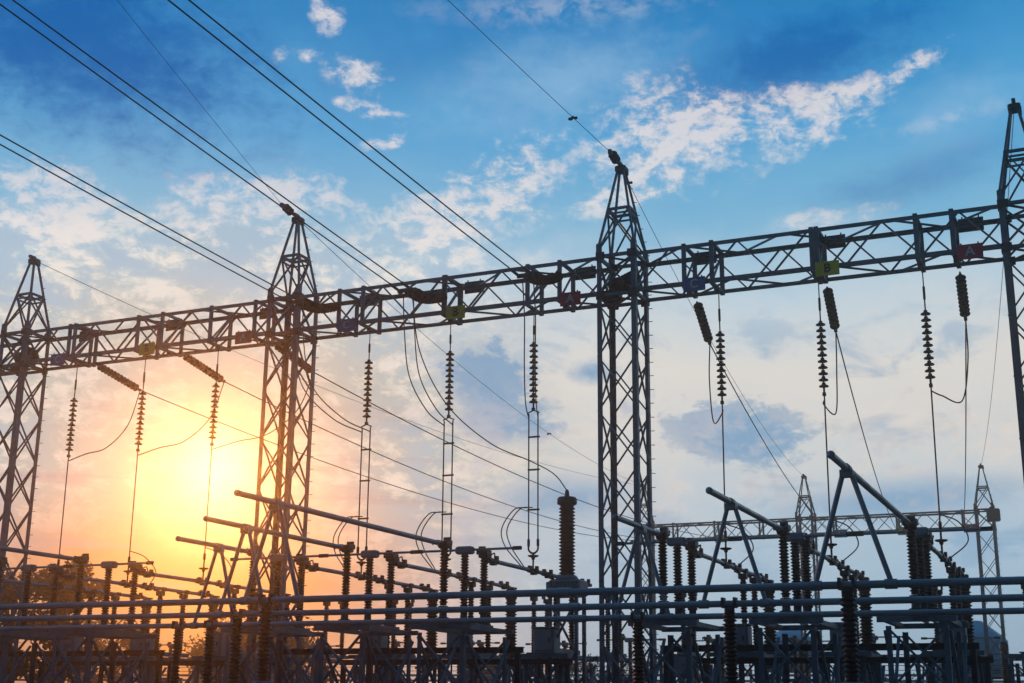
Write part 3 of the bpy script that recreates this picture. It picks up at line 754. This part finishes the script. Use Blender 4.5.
def make_cabinet(x, label):
    t = thing('control_cabinet', label, 'cabinet', (x, 37.6, 3.2), 'grey control cabinets')
    b = MB(); b.bbox((x, 37.6, 3.62), (.66, .5, .74), .035); b.build('body', M['boxgrey'], t)
    b = MB(); b.bbox((x, 37.325, 3.64), (.56, .03, .6), .01); d_ = b.build('door', M['boxgrey'], t)
    MB().box((x + .2, 37.29, 3.64), (.03, .03, .12)).build('handle', M['dark'], d_)
    b = MB(); b.bbox((x, 37.6, 4.01), (.76, .6, .04), .01); b.build('rain_hood', M['boxgrey'], t)
    b = MB(); b.tube([(x - .18, 37.45, 3.25), (x - .18, 37.45, .3)], .03, 6); b.tube([(x + .15, 37.45, 3.25), (x + .15, 37.45, .3)], .025, 6); b.build('conduit', M['darksteel'], t)
    return t
x0 = LX['L'][0]
ct0 = make_ct(x0, 'brown ribbed current transformer ending the left span C line')
pp0 = make_post_pair(x0, 'pair of slim brown posts behind the left span C riser')
s20 = make_stand(x0, 37.4, 40.0, 3.26, 'braced steel stand behind the left span C riser', 'stands behind the risers', .6)
cb0 = make_cabinet(x0 + .02, 'grey control cabinet standing below the left span C riser')
for (s_, i), wname in lineword.items():
    if (s_, i) == ('L', 0): continue
    x = LX[s_][i]
    if (s_, i) != ('M', 2): dup(ct0, (x, 41.5, 0), 'brown ribbed current transformer ending the %s line' % wname)
    dup(pp0, (x, 39, 3.3), 'pair of slim brown posts behind the %s riser' % wname)
    dup(s20, (x, 38.7, 0), 'braced steel stand behind the %s riser' % wname)
    if (s_, i) != ('M', 0) or True: dup(cb0, (x + .02, 37.6, 3.2), 'grey control cabinet standing below the %s riser' % wname)
# a further row of braced stands with slim posts
for (s_, i), wname in lineword.items():
    x = LX[s_][i] + 1.35
    dup(s20, (x, 47.5, .25), 'slim braced stand in the third row, right behind the %s line' % wname, 'third row stands')
    q = dup(pp0, (x, 47.8, 3.55), 'slim brown post pair in the third row, right behind the %s line' % wname, 'third row post pairs')
    if i != 1: dup(cb0, (x + .1, 46.4, 2.75), 'grey cabinet in the third row, right behind the %s line' % wname, 'third row cabinets')
# tall voltage transformer with the curved lead
vx, vy = -15.02, 38.0
t = thing('voltage_transformer', 'tall brown ribbed voltage transformer on a grey tank left of the third tower', 'transformer', (vx, vy, 0))
MB().lathe(sheds(.19, .255, 2.15, 20, .05), (vx, vy, 5.55), (0, 0, 1), 20).build('ribbed_bushing', M['porcelain'], t)
b = MB(); b.lathe([(.2, 0), (.30, .05), (.31, .2), (.26, .26), (.08, .28), (.06, .45), (.03, .5)], (vx, vy, 7.68), (0, 0, 1), 18); b.build('top_cap', M['dark'], t)
b = MB(); b.bbox((vx + .03, vy, 5.18), (1.02, .8, .5), .06); b.lathe([(.36, 0), (.34, .06), (.28, .14)], (vx, vy, 5.43), (0, 0, 1), 18); b.bbox((vx - .5, vy - .2, 5.2), (.1, .3, .34), .02); tk = b.build('oil_tank', M['boxgrey'], t)
b = MB()
for k in range(7): b.box((vx - .36 + k * .13, vy - .42, 5.18), (.03, .03, .4))
b.build('cooling_fin', M['boxgrey'], tk)
b = MB()
for sx in (-1, 1):
    for sy in (-1, 1): b.bar((vx + sx * .42, vy + sy * .32, 0), (vx + sx * .42, vy + sy * .32, 4.93), .1)
for za, zb_ in ((.3, 1.8), (1.8, 3.3), (3.3, 4.8)):
    b.bar((vx - .42, vy - .36, za), (vx + .42, vy - .36, zb_), .06); b.bar((vx + .42, vy - .42, za), (vx - .42, vy - .42, zb_), .06)
b.build('pedestal', M['steel'], t)
a = TEN_END['M', 1] + V((.15, 0, -.05))
jumper([a, V((-18.28, 34.30, 11.95)), V((-17.68, 34.99, 10.42)), V((-16.75, 36.08, 9.40)), V((-15.87, 37.09, 8.97)), V((-15.33, 37.70, 8.63)), V((vx, vy, 8.15))], 'long curved lead from the middle span beam to the tall voltage transformer', .019)

# cross beams tying the stands together
for s_ in 'LMR':
    xa, xb = LX[s_][0] - 1.0, LX[s_][2] + 1.0
    for yy, zz, wn in ((37.2, 3.02, 'under the cabinets of the %s span'), (33.62, 3.2, 'behind the switches of the %s span')):
        t = thing('cross_beam', 'long dark steel beam ' + wn % SPAN[s_], 'beam', ((xa + xb) / 2, yy, zz), 'cross beams')
        b = MB(); b.box(((xa + xb) / 2, yy, zz + .07), (xb - xa, .16, .02)); b.box(((xa + xb) / 2, yy, zz - .07), (xb - xa, .16, .02)); b.box(((xa + xb) / 2, yy, zz), (xb - xa, .03, .118)); b.build('girder', M['darksteel'], t)
        b = MB()
        k = xa + .35
        while k < xb: b.box((k, yy - .06, zz), (.02, .06, .11)); k += .7
        b.build('stiffener', M['darksteel'], t)
        for px_ in (xa + .15, xb - .15): MB().bar((px_, yy, 0), (px_, yy, zz - .085), .13, .13).build('post', M['darksteel'], t)

# ------------------------------------------------------------------ a second bay of switchgear farther back
for k, x in enumerate((-47.5, -43.5, -39.5, -33.5, -29.5, -25.5, -20.6, -17.0, -13.4, -9.8, -6.2)):
    s_ = ('first', 'second', 'third', 'fourth', 'fifth', 'sixth', 'seventh', 'eighth', 'ninth', 'tenth', 'eleventh')[k]
    yy = 60 + (k % 3) * 1.5
    dup(sw0, (x, yy, 3.1), 'distant open disconnect switch, %s from the left in the back row' % s_, 'distant disconnect switches')
    dup(st0, (x, yy, -.62), 'distant braced steel stand, %s from the left in the back row' % s_, 'distant stands')
    if k % 2 == 0:
        dup(ct0, (x + 1.3, yy + 6, -.7), 'distant brown current transformer behind the %s back row switch from left' % s_, 'distant current transformers')

# ------------------------------------------------------------------ fence, tanks, sheds
def fence():
    t = thing('boundary_fence', 'pale railing fence topped with barbed wire far behind the switchgear', 'fence', (-25, 72, 0))
    b = MB(); x = -75.0
    while x <= 20: b.box((x, 72, 1.9), (.12, .12, 3.8)); b.bar((x, 72, 3.8), (x, 71.5, 4.6), .07); x += 3.0
    b.build('post', M['concrete'], t)
    b = MB()
    for zz in (2.9, 3.2, 3.5): b.box((-27.5, 71.9, zz), (95, .05, .13))
    b.build('rail', M['wall'], t)
    b = MB()
    for zz, o in ((3.75, 0), (3.98, .12), (4.22, .26), (4.5, .42)): b.tube([(-75, 71.95 - o, zz), (20, 71.95 - o, zz)], .016, 5)
    b.build('barbed_wire', M['darksteel'], t)
    b = MB(); b.box((-27.5, 72.05, 1.3), (95, .1, 2.6)); b.build('lower_panel', M['darksteel'], t)
fence()
def tank(x, y, z, r, h, label):
    t = thing('water_tank', label, 'tank', (x, y, 0), 'blue tanks')
    MB().lathe([(r * .3, 0), (r * .97, .05), (r, .4), (r, h * .62), (r * .86, h * .72), (r * .35, h), (r * .1, h + .05)], (x, y, z), (0, 0, 1), 24).build('vessel', M['tarp'], t)
    b = MB()
    for k in range(6):
        a = k * math.pi / 3; b.bar((x + r * .85 * math.cos(a), y + r * .85 * math.sin(a), 0), (x + r * .85 * math.cos(a), y + r * .85 * math.sin(a), z + .1), .25)
    b.lathe([(r * 1.02, -.35), (r * 1.02, -.05)], (x, y, z), (0, 0, 1), 24); b.build('support_frame', M['darksteel'], t)
tank(-24.6, 112, 5.1, 2.4, 3.0, 'blue tank low behind the switchgear, left of the right span C riser')
tank(-10.6, 112, 4.6, 2.8, 4.0, 'blue domed tank low at right beside the rightmost far tower')

# ------------------------------------------------------------------ trees
def tree(x, y, h, cw, label, leaf, n=2600, low=.25, name='broadleaf_tree'):
    rnd = random.Random(hash((round(x), round(y))) & 0xffff)
    t = thing(name, label, 'tree', (x, y, 0), 'trees behind the substation')
    tr = MB(); top = V((x + rnd.uniform(-.4, .4), y, h * .72))
    tr.tube([(x, y, 0), V((x, y, 0)).lerp(top, .5) + V((rnd.uniform(-.3, .3), 0, 0)), top], [h * .03, h * .02, h * .008], 8)
    cl = []
    for k in range(16):
        a = rnd.uniform(0, 2 * math.pi); zz = h * rnd.uniform(low + .08, .93); rr = cw * (1 - abs(zz / h - .58) * 1.15) * rnd.uniform(.35, 1)
        c = V((x + rr * math.cos(a), y + rr * math.sin(a) * .8, zz)); cl.append((c, cw * rnd.uniform(.22, .42)))
        s0 = V((x, y, 0)).lerp(top, min(.95, max(.25, zz / h * .85)))
        tr.tube([s0, s0.lerp(c, .5) + V((0, 0, .15)), c], [h * .012, h * .008, h * .003], 5)
    tr.build('trunk', M['bark'], t)
    b = MB(); sz = .12 + h * .008
    for k in range(n):
        c, rr = cl[rnd.randrange(len(cl))]
        d = V((rnd.gauss(0, 1), rnd.gauss(0, 1), rnd.gauss(0, .8))); d = d.normalized() * rr * (rnd.random() ** .45)
        p = c + d; u_ = V((rnd.gauss(0, 1), rnd.gauss(0, 1), rnd.gauss(0, .7))).normalized(); v_ = u_.orthogonal().normalized()
        v_ = Matrix.Rotation(rnd.uniform(0, 6.28), 3, u_) @ v_
        s1 = sz * rnd.uniform(.6, 1.35)
        b._add([p - u_ * s1, p + v_ * s1 * .5, p + u_ * s1, p - v_ * s1 * .45 + u_ * .05], [(0, 1, 2, 3)])
    b.build('crown', M[leaf], t)
tree(-61.5, 68, 11.4, 2.6, 'leafy tree low at left, right one of the pair behind the switches', 'leafB', 5200, .2)
tree(-67.5, 70, 11.4, 3.4, 'leafy tree at the left edge behind the leftmost tower', 'leafB', 6200, .2)
tl = [(-92, 104, 9.6, 'far bushy tree at the left edge behind the bus pipes'), (-84, 100, 9.2, 'far bushy tree left of the leftmost span risers'), (-76, 108, 9.3, 'far bushy tree behind the left span C switch'), (-71, 100, 9.2, 'far bushy tree behind the left span B switch'),
      (-65.5, 96, 8.6, 'far bushy tree under the sun glow behind the left span'), (-60.5, 92, 8.0, 'far bushy tree behind the second tower base'), (-52, 110, 6.6, 'far bushy tree right behind the middle span B cabinet'), (-47.5, 106, 6.4, 'far bushy tree behind the middle span between B and A lines'),
      (-43, 112, 6.3, 'far bushy tree just left of the third tower base'), (-36, 110, 5.9, 'low green tree just right of the third tower base'), (-31, 108, 4.9, 'low green bushy tree behind the right span C line'), (-16, 118, 4.6, 'low green bushy tree between the two blue tanks'), (-3, 116, 4.8, 'low bushy tree at the right photo edge')]
for k, (x, y, h, lb) in enumerate(tl): tree(x, y, h, 4.2 if k < 6 else 3.4 if k < 9 else 2.8, lb, 'leafA' if k % 2 else 'leafB', 4600 if k < 6 else 2400, .05, 'bushy_tree')

# ------------------------------------------------------------------ air
hz = MB(); hz.box((0, 0, 14.0), (850, 850, 30.0)); h_ = hz.build('haze', bpy.data.materials.new('haze')); h_['kind'] = 'stuff'
hm = h_.data.materials[0]; hm.use_nodes = True; t = NT(hm.node_tree); t.n.clear()
pv = t.n.new('ShaderNodeVolumePrincipled'); pv.inputs['Color'].default_value = (1.0, .88, .76, 1); pv.inputs['Density'].default_value = .0018; pv.inputs['Anisotropy'].default_value = .945
mo = t.n.new('ShaderNodeOutputMaterial'); t.l.new(pv.outputs[0], mo.inputs['Volume'])
